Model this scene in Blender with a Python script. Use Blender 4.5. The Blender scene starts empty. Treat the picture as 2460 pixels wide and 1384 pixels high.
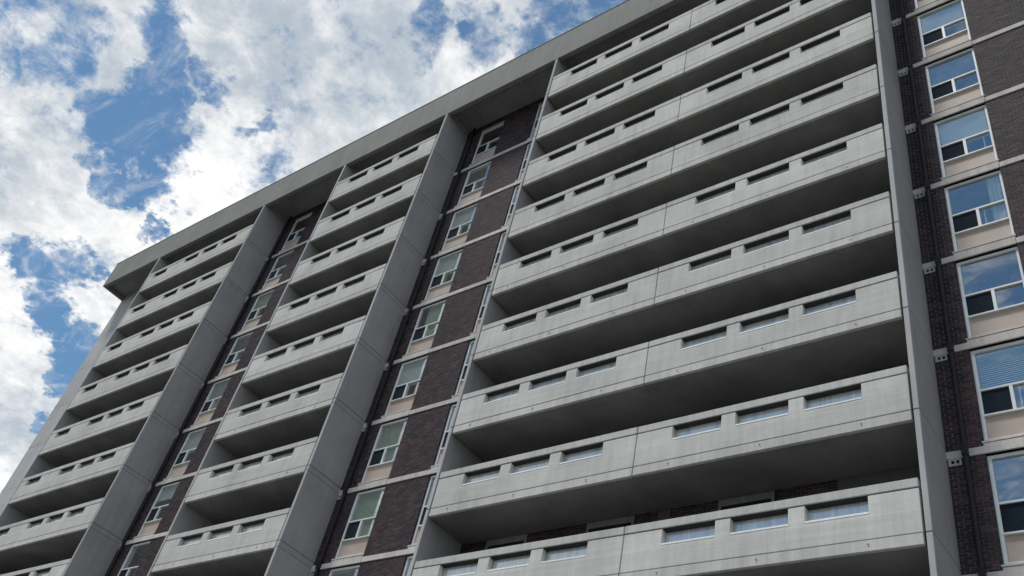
import bpy, math, random
import numpy as np
from mathutils import Vector
random.seed(7)
scene = bpy.context.scene
COL = scene.collection
R = math.radians

# ------------------------------------------------------------------ camera
cam_d = bpy.data.cameras.new('camera')
cam = bpy.data.objects.new('camera', cam_d)
COL.objects.link(cam)
cam.location = (17.6628, -16.1727, -31.4013)
cam.rotation_euler = (2.3068, -0.1952, 0.6302)
cam_d.sensor_width = 36.0
cam_d.lens = 36.0 * 2287.64 / 2460.0
cam_d.clip_start = 0.1
cam_d.clip_end = 6000
scene.camera = cam
scene.render.resolution_x = 1024
scene.render.resolution_y = 576

# ------------------------------------------------------------------ light
SUN_EL, SUN_AZ = 64.0, 212.0          # azimuth clockwise from +Y: in front of the facade, to the left of the camera
EXPOSURE = 0.72
SKY_STRENGTH = 0.07
az, el = R(SUN_AZ), R(SUN_EL)
sun_dir = Vector((math.sin(az) * math.cos(el), math.cos(az) * math.cos(el), math.sin(el)))
sd = bpy.data.lights.new('sun', 'SUN')
sd.energy = 1.5
sd.angle = R(12)
sd.color = (1.0, 0.97, 0.93)
sun = bpy.data.objects.new('sun', sd)
COL.objects.link(sun)
sun.rotation_euler = (-sun_dir).to_track_quat('-Z', 'Y').to_euler()
sun.location = (0, -60, 40)

scene.view_settings.view_transform = 'Standard'
scene.view_settings.look = 'None'
scene.view_settings.exposure = EXPOSURE
scene.view_settings.gamma = 1.0
scene.view_settings.use_curve_mapping = False

# image-space helper used only to say in which DIRECTION of the sky a gap between clouds lies
_rot = cam.rotation_euler.to_matrix()
def sky_dir(u, v):
    return (_rot @ Vector(((u - 1230) / 2287.64, -(v - 692) / 2287.64, -1.0))).normalized()

world = bpy.data.worlds.new('World')
scene.world = world
world.use_nodes = True
nt = world.node_tree
nt.nodes.clear()
N = nt.nodes.new
def L(a, b): nt.links.new(a, b)
wout = N('ShaderNodeOutputWorld')
bg = N('ShaderNodeBackground')
L(bg.outputs[0], wout.inputs[0])
bg.inputs[1].default_value = SKY_STRENGTH
sky = N('ShaderNodeTexSky')
sky.sky_type = 'NISHITA'
sky.sun_disc = False
sky.sun_elevation = el
sky.sun_rotation = az
sky.air_density = 1.0
sky.dust_density = 0.0
sky.ozone_density = 5.0
def wmath(op, a, b=None, clamp=False):
    n = N('ShaderNodeMath'); n.operation = op; n.use_clamp = clamp
    for i, x in enumerate((a, b)):
        if x is None: continue
        if isinstance(x, (int, float)): n.inputs[i].default_value = x
        else: L(x, n.inputs[i])
    return n.outputs[0]
def wvm(op, a, b=None, s=None):
    n = N('ShaderNodeVectorMath'); n.operation = op
    for i, x in enumerate((a, b)):
        if x is None: continue
        if isinstance(x, (tuple, list, Vector)): n.inputs[i].default_value = tuple(x)
        else: L(x, n.inputs[i])
    if s is not None: n.inputs['Scale'].default_value = s
    return n
def wsmooth(x, a, b, lo=0.0, hi=1.0):
    n = N('ShaderNodeMapRange'); n.interpolation_type = 'SMOOTHSTEP'
    L(x, n.inputs[0])
    n.inputs[1].default_value = a; n.inputs[2].default_value = b
    n.inputs[3].default_value = lo; n.inputs[4].default_value = hi
    return n.outputs[0]
def wnoise(vec, scale, detail, rough=0.55, dist=0.0):
    n = N('ShaderNodeTexNoise'); L(vec, n.inputs['Vector'])
    n.inputs['Scale'].default_value = scale; n.inputs['Detail'].default_value = detail
    n.inputs['Roughness'].default_value = rough; n.inputs['Distortion'].default_value = dist
    return n
tc = N('ShaderNodeTexCoord')
dirv = tc.outputs['Generated']
# cloud layer seen in perspective: direction projected on a plane overhead
sep = N('ShaderNodeSeparateXYZ'); L(dirv, sep.inputs[0])
zz = wmath('ADD', wmath('MAXIMUM', sep.outputs[2], 0.0), 0.25)
cmb = N('ShaderNodeCombineXYZ')
L(wmath('DIVIDE', sep.outputs[0], zz), cmb.inputs[0])
L(wmath('DIVIDE', sep.outputs[1], zz), cmb.inputs[1])
plane = cmb.outputs[0]
warp = wvm('SUBTRACT', wnoise(plane, 5.0, 5, 0.6).outputs['Color'], (0.5, 0.5, 0.5)).outputs[0]
warp2 = wvm('SUBTRACT', wnoise(plane, 19.0, 6, 0.65).outputs['Color'], (0.5, 0.5, 0.5)).outputs[0]
dwarp = wvm('ADD', dirv, wvm('SCALE', warp, s=0.15).outputs[0]).outputs[0]
dwarp = wvm('ADD', dwarp, wvm('SCALE', warp2, s=0.085).outputs[0]).outputs[0]
dwarp = wvm('NORMALIZE', dwarp).outputs[0]
# openings between the clouds: (u, v, radius in photo pixels, depth)
gaps = [(385, 30, 66, .8), (412, 115, 50, .9), (405, 200, 54, .9), (345, 300, 80, .84), (400, 370, 50, .9), (275, 275, 50, .66),
        (330, 455, 44, .85), (255, 385, 32, .7), (155, 50, 90, .74), (110, 120, 62, .6), (195, 150, 64, .66), (240, 90, 40, .55),
        (520, 185, 26, .6), (530, 235, 22, .5), (600, 335, 26, .5), (660, 312, 24, .45),
        (75, 640, 46, 1), (145, 665, 58, .98), (220, 660, 46, .95), (140, 750, 52, 1), (195, 790, 42, .85), (160, 845, 38, 1), (182, 900, 26, 1), (45, 1000, 24, .7),
        (385, 545, 20, .75), (285, 620, 26, .5),
        (1010, 25, 50, .75), (1035, 80, 34, .6), (1165, 35, 44, .75), (1205, 85, 46, .78), (1220, 130, 24, .5), (1330, 25, 60, .72), (1310, 75, 32, .6), (1480, 0, 80, .9), (1410, 20, 36, .5)]
field = None
for u, v, r, a in gaps:
    d = sky_dir(u, v)
    f_eff = 2287.64 * (1 + ((u - 1230) ** 2 + (v - 692) ** 2) / 2287.64 ** 2)
    ang = r / f_eff * 1.25
    dt = wvm('DOT_PRODUCT', dwarp, d).outputs['Value']
    f = wsmooth(dt, math.cos(ang * 1.55), math.cos(ang * 0.35), 0.0, a)
    field = f if field is None else wmath('MAXIMUM', field, f)
# the part of the sky behind the photographer is mostly open, as the windows show
for d, a0, a1, a in [((-0.08, -0.70, 0.70), 40, 24, 1.0), ((0.30, -0.80, 0.52), 26, 8, 0.8), ((0.5, 0.3, 0.8), 24, 8, .7)]:
    dt = wvm('DOT_PRODUCT', dwarp, Vector(d).normalized()).outputs['Value']
    field = wmath('MAXIMUM', field, wsmooth(dt, math.cos(R(a0)), math.cos(R(a1)), 0.0, a))
n1 = wnoise(plane, 3.4, 10, 0.60, 0.0).outputs['Fac']
n2 = wnoise(plane, 13.0, 10, 0.66, 0.3).outputs['Fac']
n6 = wnoise(plane, 34.0, 8, 0.62, 0.4).outputs['Fac']
nn = wmath('ADD', wmath('ADD', wmath('MULTIPLY', n1, 0.34), wmath('MULTIPLY', n2, 0.40)), wmath('MULTIPLY', n6, 0.26))
nn = wmath('MULTIPLY', wmath('SUBTRACT', nn, 0.5), 4.2)
dens_in = wmath('SUBTRACT', wmath('ADD', nn, 0.70), wmath('MULTIPLY', field, 0.66))
dens = wsmooth(dens_in, 0.06, 0.66)
wisp = wnoise(wvm('MULTIPLY', plane, (1.0, 2.2, 1.0)).outputs[0], 9.0, 9, 0.68, 0.8).outputs['Fac']
dens = wmath('MAXIMUM', dens, wmath('MULTIPLY', wsmooth(wisp, 0.47, 0.74), 0.62))
# thickness of the cloud decides how grey its base is
n3 = wnoise(plane, 2.6, 9, 0.56, 0.0).outputs['Fac']
n4 = wnoise(plane, 8.0, 9, 0.66, 0.3).outputs['Fac']
n5 = wnoise(plane, 26.0, 8, 0.66, 0.4).outputs['Fac']
thick = wmath('ADD', wmath('ADD', wmath('MULTIPLY', n3, 0.36), wmath('MULTIPLY', n4, 0.36)), wmath('MULTIPLY', n5, 0.28))
# heavier cloud, grey underneath, over two parts of the sky; thin bright cloud over another
for u, v, r, a in [(800, 80, 260, .035), (60, 420, 120, .02), (1180, 230, 140, -.04), (500, 450, 150, -.045), (60, 230, 60, -.04), (60, 800, 90, -.04)]:
    f_eff = 2287.64 * (1 + ((u - 1230) ** 2 + (v - 692) ** 2) / 2287.64 ** 2)
    dt = wvm('DOT_PRODUCT', dwarp, sky_dir(u, v)).outputs['Value']
    thick = wmath('ADD', thick, wsmooth(dt, math.cos(r * 1.5 / f_eff * 1.25), math.cos(r * .2 / f_eff), 0.0, a))
shade = wsmooth(thick, 0.37, 0.63)
ramp = N('ShaderNodeMix'); ramp.data_type = 'RGBA'
L(shade, ramp.inputs[0])
ramp.inputs[6].default_value = (9.5, 9.4, 9.25, 1)
ramp.inputs[7].default_value = (4.0, 4.6, 5.25, 1)
mixc = N('ShaderNodeMix'); mixc.data_type = 'RGBA'
L(dens, mixc.inputs[0])
haze = N('ShaderNodeMix'); haze.data_type = 'RGBA'; haze.inputs[0].default_value = 0.05
L(wvm('MULTIPLY', sky.outputs[0], (0.92, 1.14, 1.08)).outputs[0], haze.inputs[6]); haze.inputs[7].default_value = (4.2, 4.6, 4.9, 1)
L(haze.outputs[2], mixc.inputs[6])
L(ramp.outputs[2], mixc.inputs[7])
L(mixc.outputs[2], bg.inputs[0])
CLOUD = ramp

# ------------------------------------------------------------------ materials
def new_mat(name):
    m = bpy.data.materials.new(name); m.use_nodes = True
    t = m.node_tree
    return m, t, t.nodes['Principled BSDF']
def mnoise(t, vec, scale, detail=5, rough=0.6):
    n = t.nodes.new('ShaderNodeTexNoise')
    t.links.new(vec, n.inputs['Vector'])
    n.inputs['Scale'].default_value = scale
    n.inputs['Detail'].default_value = detail
    n.inputs['Roughness'].default_value = rough
    return n.outputs['Fac']
def mscale(t, vec, s):
    n = t.nodes.new('ShaderNodeVectorMath'); n.operation = 'MULTIPLY'
    t.links.new(vec, n.inputs[0]); n.inputs[1].default_value = s
    return n.outputs[0]
def mrange(t, x, a, b, lo, hi):
    n = t.nodes.new('ShaderNodeMapRange'); t.links.new(x, n.inputs[0])
    for i, v in enumerate((a, b, lo, hi)): n.inputs[i + 1].default_value = v
    return n.outputs[0]
def mmath(t, op, a, b):
    n = t.nodes.new('ShaderNodeMath'); n.operation = op
    for i, x in enumerate((a, b)):
        if isinstance(x, (int, float)): n.inputs[i].default_value = x
        else: t.links.new(x, n.inputs[i])
    return n.outputs[0]
def mixcol(t, fac, a, b, mode='MIX'):
    n = t.nodes.new('ShaderNodeMix'); n.data_type = 'RGBA'; n.blend_type = mode
    if isinstance(fac, (int, float)): n.inputs[0].default_value = fac
    else: t.links.new(fac, n.inputs[0])
    for i, x in ((6, a), (7, b)):
        if isinstance(x, tuple): n.inputs[i].default_value = (*x, 1)
        else: t.links.new(x, n.inputs[i])
    return n.outputs[2]
def wpos(t):
    return t.nodes.new('ShaderNodeNewGeometry').outputs['Position']
def concrete(name, col, var=0.16, streak=0.14, grain=0.10, rough=0.88, stain=(0.55, 0.52, 0.46), stain_amt=0.35, layer=0.0):
    m, t, b = new_mat(name)
    p = wpos(t)
    big = mrange(t, mnoise(t, p, 0.55, 4), 0.3, 0.7, 1 - var, 1 + var)
    st = mrange(t, mnoise(t, mscale(t, p, (3.5, 3.5, 0.28)), 1.6, 5, 0.65), 0.32, 0.7, 1 - streak, 1 + streak * 0.7)
    gr = mrange(t, mnoise(t, p, 38, 3, 0.7), 0.3, 0.7, 1 - grain, 1 + grain)
    f = mmath(t, 'MULTIPLY', mmath(t, 'MULTIPLY', big, st), gr)
    oi = t.nodes.new('ShaderNodeObjectInfo')
    f = mmath(t, 'MULTIPLY', f, mrange(t, oi.outputs['Random'], 0, 1, .95, 1.05))
    if layer:
        ly = mrange(t, mnoise(t, mscale(t, p, (0.35, 0.35, 9.0)), 1.0, 4, 0.6), 0.35, 0.65, 1 - layer, 1 + layer)
        f = mmath(t, 'MULTIPLY', f, ly)
        # seam left by the formwork, level with the foot of the slots
        sx = t.nodes.new('ShaderNodeSeparateXYZ')
        t.links.new(t.nodes.new('ShaderNodeTexCoord').outputs['Object'], sx.inputs[0])
        wob = mmath(t, 'ADD', sx.outputs[2], mrange(t, mnoise(t, p, 1.2, 3), .3, .7, -.012, .012))
        seam = mrange(t, mmath(t, 'ABSOLUTE', mmath(t, 'SUBTRACT', wob, .735), 0), .006, .013, 1.10, 1.0)
        pour = mrange(t, wob, .725, .735, .965, 1.0)
        f = mmath(t, 'MULTIPLY', mmath(t, 'MULTIPLY', f, seam), pour)
    rgb = t.nodes.new('ShaderNodeVectorMath'); rgb.operation = 'SCALE'
    rgb.inputs[0].default_value = col
    t.links.new(f, rgb.inputs['Scale'])
    sm = mrange(t, mnoise(t, mscale(t, p, (1.6, 1.6, 0.5)), 1.1, 6, 0.7), 0.56, 0.74, 0.0, stain_amt)
    c = mixcol(t, sm, rgb.outputs[0], stain, 'MULTIPLY')
    t.links.new(c, b.inputs['Base Color'])
    b.inputs['Roughness'].default_value = rough
    b.inputs['Specular IOR Level'].default_value = 0.3
    bp = t.nodes.new('ShaderNodeBump'); bp.inputs['Strength'].default_value = 0.25; bp.inputs['Distance'].default_value = 0.01
    t.links.new(mnoise(t, p, 22, 6, 0.7), bp.inputs['Height'])
    t.links.new(bp.outputs[0], b.inputs['Normal'])
    return m
M = {}
M['precast'] = concrete('precast_concrete', (0.56, 0.55, 0.505), var=.13, grain=.07, streak=.09, stain_amt=.42, layer=.05)
M['rail'] = concrete('rail_concrete', (0.52, 0.51, 0.475), var=.12)
M['edge'] = concrete('slab_edge_concrete', (0.54, 0.53, 0.49), var=.14, stain_amt=.3)
M['fin'] = concrete('fin_concrete', (0.345, 0.343, 0.352), var=.10, streak=.08, stain_amt=.22)
M['fascia'] = concrete('fascia_concrete', (0.24, 0.242, 0.22), var=.10, streak=.10)
M['slot_sill'] = concrete('slot_sill_lit', (0.66, 0.66, 0.64), var=.08, streak=.05, stain_amt=.15)  # sky light on the sloped ledges put into a paler colour
M['fin_edge_lit'] = concrete('lit_fin_edge_concrete', (0.45, 0.445, 0.43), var=.10, streak=.08, stain_amt=.22)  # fin concrete lightened: brighter light on the front faces put into the colour
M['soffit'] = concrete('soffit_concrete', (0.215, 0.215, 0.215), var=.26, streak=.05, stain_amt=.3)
M['band'] = concrete('slab_band_concrete', (0.58, 0.54, 0.49), var=.12, stain=(0.62, 0.45, 0.34), stain_amt=.5)
M['mortar'] = concrete('mortar', (0.42, 0.37, 0.35), var=.15, stain_amt=.2)
M['door_frame'] = concrete('door_frame', (0.22, 0.22, 0.22))
M['core'] = concrete('core_wall', (0.11, 0.105, 0.105), var=.1)
def simple(name, col, rough=0.6, metal=0.0, var=0.0, scale=6.0):
    m, t, b = new_mat(name)
    b.inputs['Roughness'].default_value = rough; b.inputs['Metallic'].default_value = metal
    f = mrange(t, mnoise(t, wpos(t), scale, 4), 0.3, 0.7, 1 - var, 1 + var)
    s = t.nodes.new('ShaderNodeVectorMath'); s.operation = 'SCALE'; s.inputs[0].default_value = col
    t.links.new(f, s.inputs['Scale']); t.links.new(s.outputs[0], b.inputs['Base Color'])
    return m
M['frame'] = simple('window_frame_paint', (0.72, 0.74, 0.73), 0.45, var=.08)
M['spandrel'] = simple('spandrel_panel', (0.485, 0.385, 0.31), 0.6, var=.10, scale=1.5)
M['dark_pipe'] = simple('brown_pipe', (0.016, 0.013, 0.015), 0.7, var=.15)
M['black'] = simple('vent_hole', (0.008, 0.008, 0.009), 0.9)
M['gasket'] = simple('joint_gasket', (0.02, 0.02, 0.02), 0.9)
M['screen'] = simple('insect_screen', (0.014, 0.022, 0.032), 0.9, var=.2)
M['screen'].node_tree.nodes['Principled BSDF'].inputs['Specular IOR Level'].default_value = 0.12
M['room'] = simple('room_paint', (0.30, 0.28, 0.25), 0.9)
M['rust'] = simple('rust_joint', (0.20, 0.075, 0.04), 0.9, var=.4, scale=20)
M['hook'] = simple('hook_metal', (0.30, 0.30, 0.30), 0.4, 0.6)
M['blind'] = simple('white_blind', (0.88, 0.89, 0.86), 0.8, var=.03)
M['pale_green'] = simple('pale_green_blind', (0.56, 0.66, 0.54), 0.8, var=.05)
M['curtain'] = simple('sheer_curtain', (0.66, 0.70, 0.62), 0.9, var=.10)
M['blue_blind'] = simple('blue_grey_blind', (0.20, 0.26, 0.32), 0.8, var=.04)

def brick_mat(name, attr=True):
    m, t, b = new_mat(name)
    a = t.nodes.new('ShaderNodeAttribute'); a.attribute_name = 'tint'
    cr = t.nodes.new('ShaderNodeValToRGB')
    e = cr.color_ramp.elements
    e[0].position = 0.0; e[0].color = (0.015, 0.012, 0.016, 1)
    e[1].position = 1.0; e[1].color = (0.120, 0.055, 0.048, 1)
    for pos, c in ((0.35, (0.034, 0.024, 0.026)), (0.7, (0.056, 0.037, 0.038)), (0.9, (0.085, 0.046, 0.046))):
        x = cr.color_ramp.elements.new(pos); x.color = (*c, 1)
    t.links.new(a.outputs['Fac'], cr.inputs[0])
    p = wpos(t)
    # soot and reddish patches that spread over several courses
    patch = mrange(t, mnoise(t, p, 0.9, 4), 0.52, 0.72, 0, 0.45)
    c = mixcol(t, patch, cr.outputs[0], (0.095, 0.045, 0.048))
    g = mrange(t, mnoise(t, p, 45, 4, 0.7), 0.3, 0.7, 0.75, 1.25)
    s = t.nodes.new('ShaderNodeVectorMath'); s.operation = 'SCALE'
    t.links.new(c, s.inputs[0]); t.links.new(g, s.inputs['Scale'])
    t.links.new(s.outputs[0], b.inputs['Base Color'])
    b.inputs['Roughness'].default_value = 0.75
    b.inputs['Specular IOR Level'].default_value = 0.35
    return m
M['brick'] = brick_mat('dark_brick')

def glass_mat(name, ior, tint, rough=0.0, wav=0.004, frost=0.0):
    m = bpy.data.materials.new(name); m.use_nodes = True
    t = m.node_tree; t.nodes.clear()
    o = t.nodes.new('ShaderNodeOutputMaterial')
    mx = t.nodes.new('ShaderNodeMixShader')
    lw = t.nodes.new('ShaderNodeLayerWeight'); lw.inputs[0].default_value = 0.5
    pw = mmath(t, 'POWER', lw.outputs['Facing'], 4.0)
    frout = mmath(t, 'ADD', mmath(t, 'MULTIPLY', pw, 1.0 - ior), ior)      # Schlick: ior holds the head-on reflectance
    tr = t.nodes.new('ShaderNodeBsdfTransparent'); tr.inputs[0].default_value = (*tint, 1)
    gl = t.nodes.new('ShaderNodeBsdfGlossy'); gl.inputs['Roughness'].default_value = rough
    bp = t.nodes.new('ShaderNodeBump'); bp.inputs['Strength'].default_value = 0.5; bp.inputs['Distance'].default_value = wav
    t.links.new(mnoise(t, wpos(t), 1.3, 2), bp.inputs['Height'])
    t.links.new(bp.outputs[0], gl.inputs['Normal'])
    under = tr.outputs[0]
    if frost:
        df = t.nodes.new('ShaderNodeBsdfDiffuse'); stv = mrange(t, mnoise(t, mscale(t, wpos(t), (9.0, 9.0, .6)), 1.0, 4, .7), .35, .65, 0, 1)
        t.links.new(mixcol(t, stv, (0.50, 0.54, 0.56), (0.85, 0.86, 0.84)), df.inputs[0])
        m2 = t.nodes.new('ShaderNodeMixShader'); m2.inputs[0].default_value = frost
        t.links.new(under, m2.inputs[1]); t.links.new(df.outputs[0], m2.inputs[2]); under = m2.outputs[0]
    t.links.new(frout, mx.inputs[0]); t.links.new(under, mx.inputs[1]); t.links.new(gl.outputs[0], mx.inputs[2])
    t.links.new(mx.outputs[0], o.inputs[0])
    return m
M['glass'] = glass_mat('window_glass', 0.30, (0.95, 0.98, 0.97), wav=0.002)
M['rail_glass'] = glass_mat('balustrade_glass', 0.34, (0.55, 0.6, 0.6), rough=0.15, wav=0.01, frost=.85)

# ------------------------------------------------------------------ mesh helpers
class MB:
    def __init__(s): s.v = []; s.f = []
    def box(s, x0, x1, y0, y1, z0, z1, skip=()):
        i = len(s.v)
        s.v += [(x0, y0, z0), (x1, y0, z0), (x1, y1, z0), (x0, y1, z0), (x0, y0, z1), (x1, y0, z1), (x1, y1, z1), (x0, y1, z1)]
        F = {'-z': (0, 3, 2, 1), '+z': (4, 5, 6, 7), '-y': (0, 1, 5, 4), '+x': (1, 2, 6, 5), '+y': (2, 3, 7, 6), '-x': (3, 0, 4, 7)}
        for k, f in F.items():
            if k not in skip: s.f.append(tuple(i + q for q in f))
        return s
    def prism(s, prof, x0, x1):                 # profile of (y, z), counter-clockwise seen from +x
        i = len(s.v); n = len(prof)
        s.v += [(x0, y, z) for y, z in prof] + [(x1, y, z) for y, z in prof]
        for k in range(n):
            a, b = k, (k + 1) % n
            s.f.append((i + a, i + b, i + n + b, i + n + a))
        s.f.append(tuple(i + k for k in reversed(range(n)))); s.f.append(tuple(i + n + k for k in range(n)))
        return s
    def cyl(s, x, y, z0, z1, r, seg=12):
        i = len(s.v)
        for z in (z0, z1):
            for k in range(seg):
                a = 2 * math.pi * k / seg
                s.v.append((x + r * math.cos(a), y + r * math.sin(a), z))
        for k in range(seg):
            b = (k + 1) % seg
            s.f.append((i + k, i + b, i + seg + b, i + seg + k))
        s.f.append(tuple(i + k for k in reversed(range(seg)))); s.f.append(tuple(i + seg + k for k in range(seg)))
        return s
    def plate(s, xs, zs, holes, y0, y1):        # plate between y0 and y1 with rectangular holes given as cell indices
        xs = sorted(xs); zs = sorted(zs)
        idx = {}
        def vert(ix, iz, b):
            k = (ix, iz, b)
            if k not in idx:
                idx[k] = len(s.v); s.v.append((xs[ix], y1 if b else y0, zs[iz]))
            return idx[k]
        def solid(ix, iz):
            if ix < 0 or iz < 0 or ix >= len(xs) - 1 or iz >= len(zs) - 1: return False
            cx = (xs[ix] + xs[ix + 1]) / 2; cz = (zs[iz] + zs[iz + 1]) / 2
            return not any(a < cx < b and c < cz < d for a, b, c, d in holes)
        for ix in range(len(xs) - 1):
            for iz in range(len(zs) - 1):
                if not solid(ix, iz): continue
                V = lambda a, c, b: vert(ix + a, iz + c, b)
                s.f.append((V(0, 0, 0), V(1, 0, 0), V(1, 1, 0), V(0, 1, 0)))
                s.f.append((V(0, 0, 1), V(0, 1, 1), V(1, 1, 1), V(1, 0, 1)))
                if not solid(ix - 1, iz): s.f.append((V(0, 0, 0), V(0, 1, 0), V(0, 1, 1), V(0, 0, 1)))
                if not solid(ix + 1, iz): s.f.append((V(1, 0, 0), V(1, 0, 1), V(1, 1, 1), V(1, 1, 0)))
                if not solid(ix, iz - 1): s.f.append((V(0, 0, 0), V(0, 0, 1), V(1, 0, 1), V(1, 0, 0)))
                if not solid(ix, iz + 1): s.f.append((V(0, 1, 0), V(1, 1, 0), V(1, 1, 1), V(0, 1, 1)))
        return s
    def mesh(s, name, mat):
        me = bpy.data.meshes.new(name); me.from_pydata(s.v, [], s.f); me.update()
        if mat: me.materials.append(mat)
        return me
def link(name, me, parent=None, loc=(0, 0, 0), bevel=0.0):
    o = bpy.data.objects.new(name, me); COL.objects.link(o); o.location = loc
    if parent: o.parent = parent
    if bevel:
        b = o.modifiers.new('bevel', 'BEVEL'); b.width = bevel; b.segments = 1; b.limit_method = 'ANGLE'
    return o
def tag(o, label=None, cat=None, group=None, kind=None):
    if label: o['label'] = label
    if cat: o['category'] = cat
    if group: o['group'] = group
    if kind: o['kind'] = kind
    return o

# ------------------------------------------------------------------ dimensions (metres; x along the facade, y into the building)
H = 2.75
NL = 12                                  # balcony levels, level 0 at the top
GZ = -33.0                               # ground
FASC_B, FASC_T, SOFF = 2.82, 4.76, 3.12
X_L, X_R = -34.72, 19.40
FT = 0.122                               # fin thickness
WALL = 1.52                              # brick face of the recessed bays
fins = {'a': -28.63, 'b': -19.16, 'c': -12.95, 'd': -6.235, 'e': -0.035, 'f': 13.125, 'g': 19.24}   # right face of each fin
def Z(n): return -H * n

# ------------------------------------------------------------------ ground
g = MB(); g.v = [(-1500, -1500, GZ), (1500, -1500, GZ), (1500, 1500, GZ), (-1500, 1500, GZ)]; g.f = [(0, 1, 2, 3)]
m, t, b = new_mat('lawn')
p = wpos(t)
c = mixcol(t, mrange(t, mnoise(t, p, 0.4, 6), 0.35, 0.65, 0, 1), (0.075, 0.08, 0.06), (0.095, 0.095, 0.075))
t.links.new(c, b.inputs['Base Color']); b.inputs['Roughness'].default_value = 0.95
tag(link('ground', g.mesh('ground', m)), kind='structure')
m = concrete('pavement_concrete', (0.20, 0.195, 0.185))
tag(link('pavement', MB().box(-40, 30, -24, -1.5, GZ, GZ + 0.12).mesh('pavement', m), bevel=.02), kind='structure')

# ------------------------------------------------------------------ the building
bld = bpy.data.objects.new('apartment_building', None); COL.objects.link(bld); bld.location = (0, 0, GZ)
tag(bld, 'tall grey concrete apartment block with stacked balconies, vertical fins and dark brick bays', 'building')
ORG = Vector((0, 0, -GZ))
def part(name, mb, mat, parent=None, loc=(0, 0, 0), bevel=0.0):
    me = mb if isinstance(mb, bpy.types.Mesh) else mb.mesh(name, M[mat] if isinstance(mat, str) else mat)
    if parent is None: return link(name, me, bld, Vector(loc) + ORG, bevel)
    return link(name, me, parent, loc, bevel)

# roof: soffit slab, fascia along the front and the left end
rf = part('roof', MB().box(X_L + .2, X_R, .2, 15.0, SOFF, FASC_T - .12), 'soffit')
part('fascia', MB().box(X_L, X_R, 0.0, .2, FASC_B, FASC_T), 'fascia', rf, bevel=.015)
part('fascia', MB().box(X_L, X_L + .2, .2, 15.0, FASC_B, FASC_T), 'fascia', rf, bevel=.015)
part('coping', MB().box(X_L - .02, X_R, -.02, .26, FASC_T, FASC_T + .05), 'fascia', rf, bevel=.01)

# fins in storey-high precast panels with open joints, round a recessed core
for key, xr in fins.items():
    xl = xr - FT
    fin = part('fin', MB().box(xl + .03, xr - .03, .04, 1.60, GZ + .01, FASC_B - .02), 'gasket')
    joints = [Z(n) + .24 for n in range(NL)]
    tops = [FASC_B] + joints
    bots = joints + [GZ]
    pm_cache = {}
    for k, (zt, zb) in enumerate(zip(tops, bots)):
        zt2 = zt - (0.007 if k else 0.004); zb2 = zb + (.007 if k < NL else 0)
        two = key in 'bd' and k > 0
        pieces = [(zb2, zt2)]
        if two: pieces = [(zt2 - .20, zt2), (zb2, zt2 - .206)]
        for a, bb in pieces:
            h = round(bb - a, 4)
            if h not in pm_cache:
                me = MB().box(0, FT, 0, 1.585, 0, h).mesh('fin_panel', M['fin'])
                me.materials.append(M['fin_edge_lit']); me.polygons[2].material_index = 1  # front face takes the paler copy, its stronger light painted in
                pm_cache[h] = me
            part('fin_panel', pm_cache[h], None, fin, (xl, 0, a), bevel=.012)
    part('fin_head', MB().box(xl + .002, xr - .002, .204, 1.585, FASC_B + .002, SOFF - .001), 'fin', fin)

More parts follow.
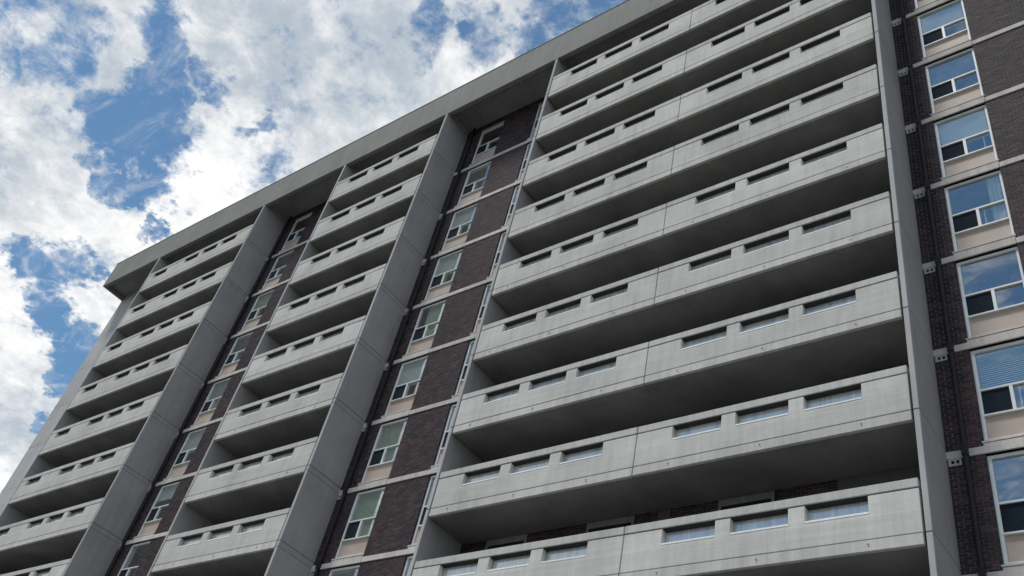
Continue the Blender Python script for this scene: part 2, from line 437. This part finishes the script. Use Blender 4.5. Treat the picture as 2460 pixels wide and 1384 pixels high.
# ---- balconies
PITCH, SW = 1.632, 1.275
stacks = {'left': (fins['a'], fins['b'] - FT, [[-27.97, -25.06, -23.42, -21.78]]),
          'middle': (fins['c'], fins['d'] - FT, [[-12.0, -10.37, -8.74]]),
          'right': (fins['e'], fins['f'] - FT, [[.95, 2.58, 4.21], [7.45, 9.08, 10.71]])}
for sname, (xa, xb, groups) in stacks.items():
    A, B = xa + .045, xb - .05
    W = B - A
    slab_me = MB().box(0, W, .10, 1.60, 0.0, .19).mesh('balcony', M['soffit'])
    halves = [(0, W)] if len(groups) == 1 else [(0, 6.46 - A - .011), (6.46 - A + .011, W)]
    meshes = []
    for (h0, h1), slots in zip(halves, groups):
        xs = [h0, h1]; holes = []
        for s in slots:
            a = s - A; xs += [a, a + SW]; holes.append((a, a + SW, .79, 9))
        pl = MB().plate(xs, [.255, .79, 1.184], holes, 0.0, .15)
        rl = MB().box(h0, h1, 0.0, .30, 1.209, 1.405)
        jt = MB().box(h0 + .01, h1 - .01, .03, .164, 1.180, 1.213).box(h0 + .01, h1 - .01, .05, .14, .22, .258)  # upper strip backs the joint and blackens the rail underside, shade put into colour
        ed = MB().box(h0, h1, 0.0, .098, 0.0, .236)
        gl = MB().box(0, SW + .16, .0, .012, .0, .46)
        meshes.append((pl.mesh('parapet_panel', M['precast']), rl.mesh('top_rail', M['rail']), jt.mesh('joint_shade_strip', M['gasket']), ed.mesh('slab_edge', M['edge']), [s - A for s in slots]))
    sill_me = MB().prism([(-.002, .788), (.012, .840), (.160, .840), (.160, .791), (.148, .791)][::-1], .001, SW - .001).mesh('slot_sill', M['slot_sill'])
    glass_me = MB().box(0, SW + .14, 0, .012, 0, .405).mesh('glass_pane', M['rail_glass'])
    clip_me = MB().box(-.007, .007, -.02, 0.02, 0, .018).box(-.022, .012, -.026, -.012, -.014, .0).mesh('hook', M['hook'])
    for n in range(NL):
        bal = part('balcony', slab_me, None, loc=(A, 0, Z(n)))
        for pl, rl, jt, ed, slots in meshes:
            part('parapet_panel', pl, None, bal, (0, random.uniform(0, .006), 0), bevel=.008)
            part('top_rail', rl, None, bal, (0, random.uniform(-.006, .002), 0), bevel=.010)
            part('joint_shade_strip', jt, None, bal)
            part('slab_edge', ed, None, bal, (0, random.uniform(-.004, .002), 0), bevel=.010)
            for s in slots:
                part('slot_sill', sill_me, None, bal, (s, 0, 0))
                part('glass_pane', glass_me, None, bal, (s - .07, .168, .76))
        if n < 4: continue
        if sname == 'right':
            for hx in (.65, 2.90, 5.15, 7.42, 9.70, 11.95):
                part('hook', clip_me, None, bal, (hx - A, 0, .145))
        elif sname == 'middle':
            for hx in (-11.7, -9.5, -7.3):
                part('hook', clip_me, None, bal, (hx - A, 0, .145))

# ---- solid masses behind the balconies, rooms behind the window bays
ends = [(X_L, fins['a'] - FT), (fins['a'] - .01, fins['b'] - FT + .01), (fins['c'] - .01, fins['d'] - FT + .01), (fins['e'] - .01, fins['f'] - FT + .01)]
for a, bb in ends:
    part('core', MB().box(a, bb, 1.64, 15.0, GZ, SOFF - .002), 'core')
part('core', MB().box(X_L + .5, X_R, 5.0, 14.9, GZ, SOFF - .004), 'room')
part('core', MB().box(X_R - .15, X_R, 1.64, 15.0, GZ, SOFF - .006), 'core')
BAYS = [('left', fins['b'], fins['c'] - FT), ('middle', fins['d'], fins['e'] - FT), ('right', fins['f'], fins['g'] - FT)]

# ---- brick laying
CH, BL, BHt, BW = .0762, .203, .0665, .193
def lay(x0, x1, z0, z1, holes, yf, out):
    nrow = int(round((z1 - z0) / CH)); ch = (z1 - z0) / nrow
    for r in range(nrow):
        za = z0 + r * ch + .005; zb = z0 + (r + 1) * ch - .0055
        zc = (za + zb) / 2
        spans = [(x0, x1)]
        for a, bb, c, d in holes:
            if c - .02 < zc < d + .02:
                ns = []
                for s, e in spans:
                    if bb <= s or a >= e: ns.append((s, e)); continue
                    if a - s > .03: ns.append((s, a))
                    if e - bb > .03: ns.append((bb, e))
                spans = ns
        for s, e in spans:
            k = math.floor((s - (r % 2) * BL / 2) / BL)
            x = k * BL + (r % 2) * BL / 2
            start = s + .001
            while x < e and start < e - .02:
                bb = x + BL - .005
                x += BL
                if bb - start < .05: continue              # too short to lay: the next brick takes its place
                if e - bb < .055: bb = e - .001
                out.append((start, bb, za, zb, yf + random.uniform(-.003, .003)))
                start = bb + .010
def brick_mesh(bricks, name, depth=.09):
    n = len(bricks)
    V = np.empty((n, 8, 3)); A = np.array(bricks)
    x0, x1, z0, z1, y = A.T
    y1 = y + depth
    for i, (xx, yy, zz_) in enumerate([(x0, y, z0), (x1, y, z0), (x1, y1, z0), (x0, y1, z0), (x0, y, z1), (x1, y, z1), (x1, y1, z1), (x0, y1, z1)]):
        V[:, i, 0] = xx; V[:, i, 1] = yy; V[:, i, 2] = zz_
    q = np.array([(0, 3, 2, 1), (4, 5, 6, 7), (0, 1, 5, 4), (1, 2, 6, 5), (3, 0, 4, 7)])
    F = (np.arange(n)[:, None, None] * 8 + q[None]).reshape(-1, 4)
    me = bpy.data.meshes.new(name); me.from_pydata(V.reshape(-1, 3).tolist(), [], F.tolist()); me.update()
    me.materials.append(M['brick'])
    at = me.attributes.new('tint', 'FLOAT', 'FACE')
    t = np.clip(np.random.default_rng(n).beta(1.6, 2.2, n), 0, 1)
    at.data.foreach_set('value', np.repeat(t, 5).astype(np.float32))
    return me

# ---- windows
WW = 1.37
def mk(mb, name, mat): return mb.mesh(name, M[mat])
w_frame = mk(MB().box(0, .080, 0, .09, .28, 2.675).box(WW - .058, WW, 0, .09, .28, 2.675).box(.080, WW - .058, 0, .09, 2.60, 2.675)
             .box(.080, WW - .058, 0, .09, .28, .325), 'window', 'frame')
w_trans = mk(MB().box(.080, WW - .058, -.004, .085, 1.555, 1.60), 'transom', 'frame')
w_sill2 = mk(MB().box(.080, WW - .058, -.03, .085, .885, .925), 'sill_rail', 'frame')
w_mull = mk(MB().box(.64, .71, -.002, .082, .925, 1.555), 'mullion', 'frame')
w_pane_t = mk(MB().box(.066, WW - .066, 0, .006, 1.60, 2.60), 'pane', 'glass')
w_pane_r = mk(MB().box(.71, WW - .066, 0, .006, .926, 1.554), 'pane', 'glass')
w_screen = mk(MB().box(.066, .639, 0, .004, .926, 1.554), 'insect_screen', 'screen')
w_sash = mk(MB().box(0, .028, 0, .022, .93, 1.55), 'sash', 'frame')
w_span = mk(MB().box(.080, WW - .058, 0, .04, .325, .885), 'spandrel_panel', 'spandrel')
w_sill = mk(MB().prism([(-.09, .205), (-.09, .245), (.10, .275), (.10, .205)][::-1], -.03, WW + .03), 'sill', 'band')
BY = 1.66                                   # plane in which blinds and curtains hang
def slat_blind(z0, z1, name, mat, x0=.09, x1=WW - .09, step=.055, tilt=.028):
    b = MB(); z = z0
    while z < z1:
        b.prism([(0, z), (.004, z), (.020, z + tilt + .004), (.016, z + tilt + .004)][::-1], x0, x1); z += step
    b.box(x0, x1, 0, .035, z1 - .02, z1 + .03)
    return b.mesh(name, mat)
def fold_curtain(z0, z1, x0, x1, mat, waves=9):
    b = MB(); n = waves * 6
    for i in range(n + 1):
        x = x0 + (x1 - x0) * i / n; y = .025 * math.sin(i / 6 * 2 * math.pi) + .008 * math.sin(i * 1.7)
        b.v += [(x, y, z0), (x, y, z1)]
    for i in range(n): b.f.append((2 * i, 2 * i + 2, 2 * i + 3, 2 * i + 1))
    return b.mesh('curtain', mat)
roll_full = MB().box(.09, WW - .09, 0, .004, 1.50, 2.60).box(.09, WW - .09, -.01, .012, 1.485, 1.505).mesh('roller_blind', M['blind'])
roll_half = MB().box(.09, WW - .09, 0, .004, 1.95, 2.60).box(.09, WW - .09, -.01, .012, 1.935, 1.955).mesh('roller_blind', M['blind'])
roll_long = MB().box(.09, WW - .09, 0, .004, .95, 2.60).mesh('roller_blind', M['pale_green'])
roll_green = MB().box(.09, WW - .09, 0, .004, 1.62, 2.60).mesh('roller_blind', M['pale_green'])
roll_side = MB().box(.42, WW - .09, 0, .004, .95, 2.60).mesh('roller_blind', M['pale_green'])
roll_blue = MB().box(.09, WW - .09, 0, .004, 1.50, 2.60).mesh('roller_blind', M['blue_blind'])
ven = slat_blind(1.60, 2.56, 'venetian_blind', M['blind'])
ven_long = slat_blind(.95, 2.56, 'venetian_blind', M['blind'])
cur_full = fold_curtain(.95, 2.60, .09, WW - .09, M['curtain'])
cur_right = fold_curtain(.95, 2.60, .98, WW - .09, M['curtain'], 3)
cur_left = fold_curtain(.95, 2.60, .09, .38, M['curtain'], 3)
DRESS = {
 ('right', 2): ('roller_blind', roll_full, 'blind'), ('right', 3): ('roller_blind', roll_blue, 'blind'), ('right', 4): ('roller_blind', roll_full, 'blind'),
 ('right', 5): ('curtain', cur_right, 'curtain'), ('right', 6): ('roller_blind', None, None), ('right', 7): ('venetian_blind', ven, 'blind'),
 ('right', 1): ('roller_blind', roll_full, 'blind'),
 ('middle', 1): ('venetian_blind', ven_long, 'blind'), ('middle', 2): ('roller_blind', roll_full, 'blind'), ('middle', 3): ('roller_blind', roll_full, 'blind'),
 ('middle', 4): ('roller_blind', roll_side, 'blind'), ('middle', 5): ('roller_blind', roll_full, 'blind'), ('middle', 6): ('curtain', cur_full, 'curtain'),
 ('middle', 7): ('roller_blind', roll_long, 'blind'), ('middle', 8): ('venetian_blind', ven_long, 'blind'),
 ('left', 2): ('roller_blind', roll_green, 'blind'), ('left', 3): ('venetian_blind', ven_long, 'blind'), ('left', 4): ('curtain', cur_full, 'curtain'),
 ('left', 5): ('roller_blind', roll_full, 'blind'), ('left', 6): ('roller_blind', roll_half, 'blind'), ('left', 7): ('curtain', cur_left, 'curtain')}
ORD = ['first', 'second', 'third', 'fourth', 'fifth', 'sixth', 'seventh', 'eighth', 'ninth', 'tenth']
LOOK = {'roller_blind': 'roller blind', 'venetian_blind': 'slatted venetian blind', 'curtain': 'folded curtain'}
PLACE = {'right': 'right-hand window column', 'middle': 'middle brick bay', 'left': 'left brick bay'}
def look_words(me):
    return {roll_full: 'white roller blind behind upper pane', roll_half: 'white roller blind half way down',
            roll_long: 'long pale green roller blind', roll_green: 'pale green roller blind behind upper pane', roll_side: 'pale green roller blind, dark strip at left',
            roll_blue: 'blue-grey roller blind behind upper pane', ven: 'white slatted blind behind upper pane', ven_long: 'long white slatted blind',
            cur_full: 'pale curtain folded across window', cur_right: 'pale curtain drawn to right side', cur_left: 'pale curtain drawn to left side'}[me]

vent_plate = MB().plate([0, .055, .115, .155, .215, .26], [0, .045, .125, .165], [(.055, .115, .045, .125), (.155, .215, .045, .125)], 0, .03).mesh('vent', M['fin_edge_lit'])
vent_hole = MB().box(.045, .225, .018, .028, .035, .135).mesh('vent_hole', M['black'])

ind_pool = []; rest = []
for bname, xa, xb in BAYS:
    off = {'left': .88, 'middle': .86, 'right': .755}[bname]
    cols = [xa + off, xb - off - WW + .0]
    if bname == 'middle': cols[1] = -2.11
    if bname == 'left': cols[1] = -15.08
    wall_holes = []
    bricks = []
    for n in range(NL):
        z = Z(n)
        for cx in cols: wall_holes.append((cx - .012, cx + WW + .012, z + .135, z + 2.70))
        top = z + 2.70 if n else SOFF
        holes = [(cx - .002, cx + WW + .002, z + .0, z + 2.685) for cx in cols]
        lay(xa + .004, xb - .004, z + .132, top - .001, holes, WALL, bricks)
        # slab edge band with open, rust-stained joints beside the windows
        cuts = [xa + .002]
        for cx in cols: cuts += [cx + WW + .012]
        cuts.append(xb - .002)
        for i, (s, e) in enumerate(zip(cuts[:-1], cuts[1:])):
            gap = .012 if i < len(cuts) - 2 else 0
            part('slab_band', MB().box(s, e - gap, WALL - .028, 4.98, z - .05, z + .13), 'band', bevel=.006)
            if gap: part('joint_seal', MB().box(e - gap + .0005, e - .0005, WALL - .020, WALL + .05, z - .048, z + .128), 'rust')
        for cx in cols:
            part('sill_block', MB().box(cx - .012, cx + WW + .010, WALL - .020, WALL + .12, z + .1305, z + .195), 'band', bevel=.004)
    for n in range(NL):
        z = Z(n)
        for ci, cx in enumerate(cols):
            w = part('window', w_frame, None, loc=(cx, WALL + .06, z))
            for nm, me, yo in (('transom', w_trans, 0), ('sill_rail', w_sill2, 0), ('mullion', w_mull, 0), ('pane', w_pane_t, .045), ('pane', w_pane_r, .045),
                               ('insect_screen', w_screen, .035), ('spandrel_panel', w_span, .035), ('sill', w_sill, 0)):
                part(nm, me, None, w, (0, yo, 0))
            sx = random.choice([.12, .74, .80, 1.12, .10])
            part('sash', w_sash, None, w, (sx, .055, 0))
            if ci == 0 and (bname, n) in DRESS and DRESS[(bname, n)][1] is not None:
                nm, me, cat = DRESS[(bname, n)]
                o = link(nm, me, None, (cx, BY, z))
                tag(o, '%s, %s storey from the roof, %s' % (look_words(me), ORD[n], PLACE[bname]), cat)
            elif ci == 1 and n % 3 != 1:
                o = part('roller_blind', [roll_green, roll_full, roll_half][n % 3], None, w, (0, .08, 0))
        if n:
            v = part('vent', vent_plate, None, loc=(xa + .03, WALL - .026, Z(n) - .05 - .172))
            part('vent_hole', vent_hole, None, v)
    # backing wall in mortar, open at the windows
    xs = sorted({xa + .001, xb - .001} | {q for h in wall_holes for q in h[:2]})
    zs = sorted({GZ, SOFF - .003} | {q for h in wall_holes for q in h[2:]})
    wall = part('wall', MB().plate(xs, zs, wall_holes, WALL + .009, WALL + .085), 'mortar')
    if bname == 'right':
        key = lambda q: (q[0] + q[1] - 27.6) ** 2 * .8 + (q[2] + 18.6) ** 2
        near = sorted([q for q in bricks if q[1] < 13.93 and -21.9 < q[2] < -16.6], key=lambda q: q[2])[:300]
        nset = set(near)
        shapes = {}
        for q in near:
            k = (round((q[1] - q[0]) * 200), random.randrange(3))
            if k not in shapes: shapes[k] = brick_mesh([(0, k[0] / 200, 0, q[3] - q[2], 0)], 'brick'); 
            me = shapes[k]
            if not me.get('t'):
                me['t'] = 1
                val = [random.betavariate(1.6, 2.2)] * len(me.polygons)
                me.attributes['tint'].data.foreach_set('value', val)
            part('brick', me, None, wall, (q[0], q[4], q[2]))
        bricks = [q for q in bricks if q not in nset]
    tag(part('bricks', brick_mesh(bricks, 'bricks'), None, wall), kind='stuff')
    # downpipe near the fin
    px = xa + .395
    pipe = MB().cyl(px, WALL - .085, GZ, SOFF, .052, 14)
    dp = part('downpipe', pipe, 'dark_pipe')
    for n in range(NL):
        part('pipe_collar', MB().box(px - .062, px + .062, WALL - .150, WALL - .029, Z(n) - .075, Z(n) + .17), 'dark_pipe', dp, bevel=.01)

# ---- end strip left of the first fin: concrete pier, brick and slab bands
xe = fins['a'] - FT
for n in range(-1, NL):
    zt = Z(n) - .052 if n >= 0 else SOFF - .001
    zb_ = Z(n + 1) + .132 if n < NL - 1 else GZ
    part('wall_panel', MB().box(X_L, xe - .002, WALL - .03, 1.64, zb_, zt), 'fin_edge_lit', bevel=.01)
for n in range(NL):
    part('slab_band', MB().box(X_L, xe - .003, WALL - .033, 1.636, Z(n) - .05, Z(n) + .13), 'fin_edge_lit')

# ---- back walls of the balconies: brick, door and window heads, concrete pier between the two homes
yb = 1.60
for sname, openings, conc in (('right', [(.90, 2.30), (4.22, 5.63), (7.93, 9.33)], [(6.30, 6.64), (10.80, 12.94)]),
                              ('middle', [(-11.4, -10.0), (-8.9, -7.5)], []), ('left', [(-27.4, -26.0), (-24.4, -23.0), (-21.9, -20.5)], [])):
    xa, xb = stacks[sname][0], stacks[sname][1]
    for n in range(NL):
        z = Z(n)
        hs = [(a, b_, z + .20, z + 2.72) for a, b_ in openings]
        bk = []
        full = sname == 'right' and n in (8, 9)
        if full or n >= 0:
            lay(xa + .002, xb - .002, z + .20, (z + 2.745 if n else SOFF - .002), hs + [(a, b_, z, z + 2.80) for a, b_ in conc], yb - .02, bk)
            cw = part('wall', MB().box(xa + .001, xb - .001, yb - .009, 1.638, z + .192, (z + 2.748 if n else SOFF - .004)), 'mortar')
            tag(part('bricks', brick_mesh(bk, 'bricks', .045), None, cw), kind='stuff')
        for a, b_ in openings:
            d = part('balcony_door', MB().box(a, b_, yb - .055, yb - .011, z + 2.54, z + 2.715).box(a, a + .07, yb - .055, yb - .011, z + .20, z + 2.54)
                     .box(b_ - .07, b_, yb - .055, yb - .011, z + .20, z + 2.54), 'door_frame')
            part('pane', MB().box(a + .07, b_ - .07, yb - .03, yb - .012, z + .20, z + 2.54), 'screen', d)
        for a, b_ in conc:
            part('pier', MB().box(a + .002, b_ - .002, yb - .035, yb - .0095, z + .20, z + 2.742), 'core')
scene.render.engine = 'CYCLES'
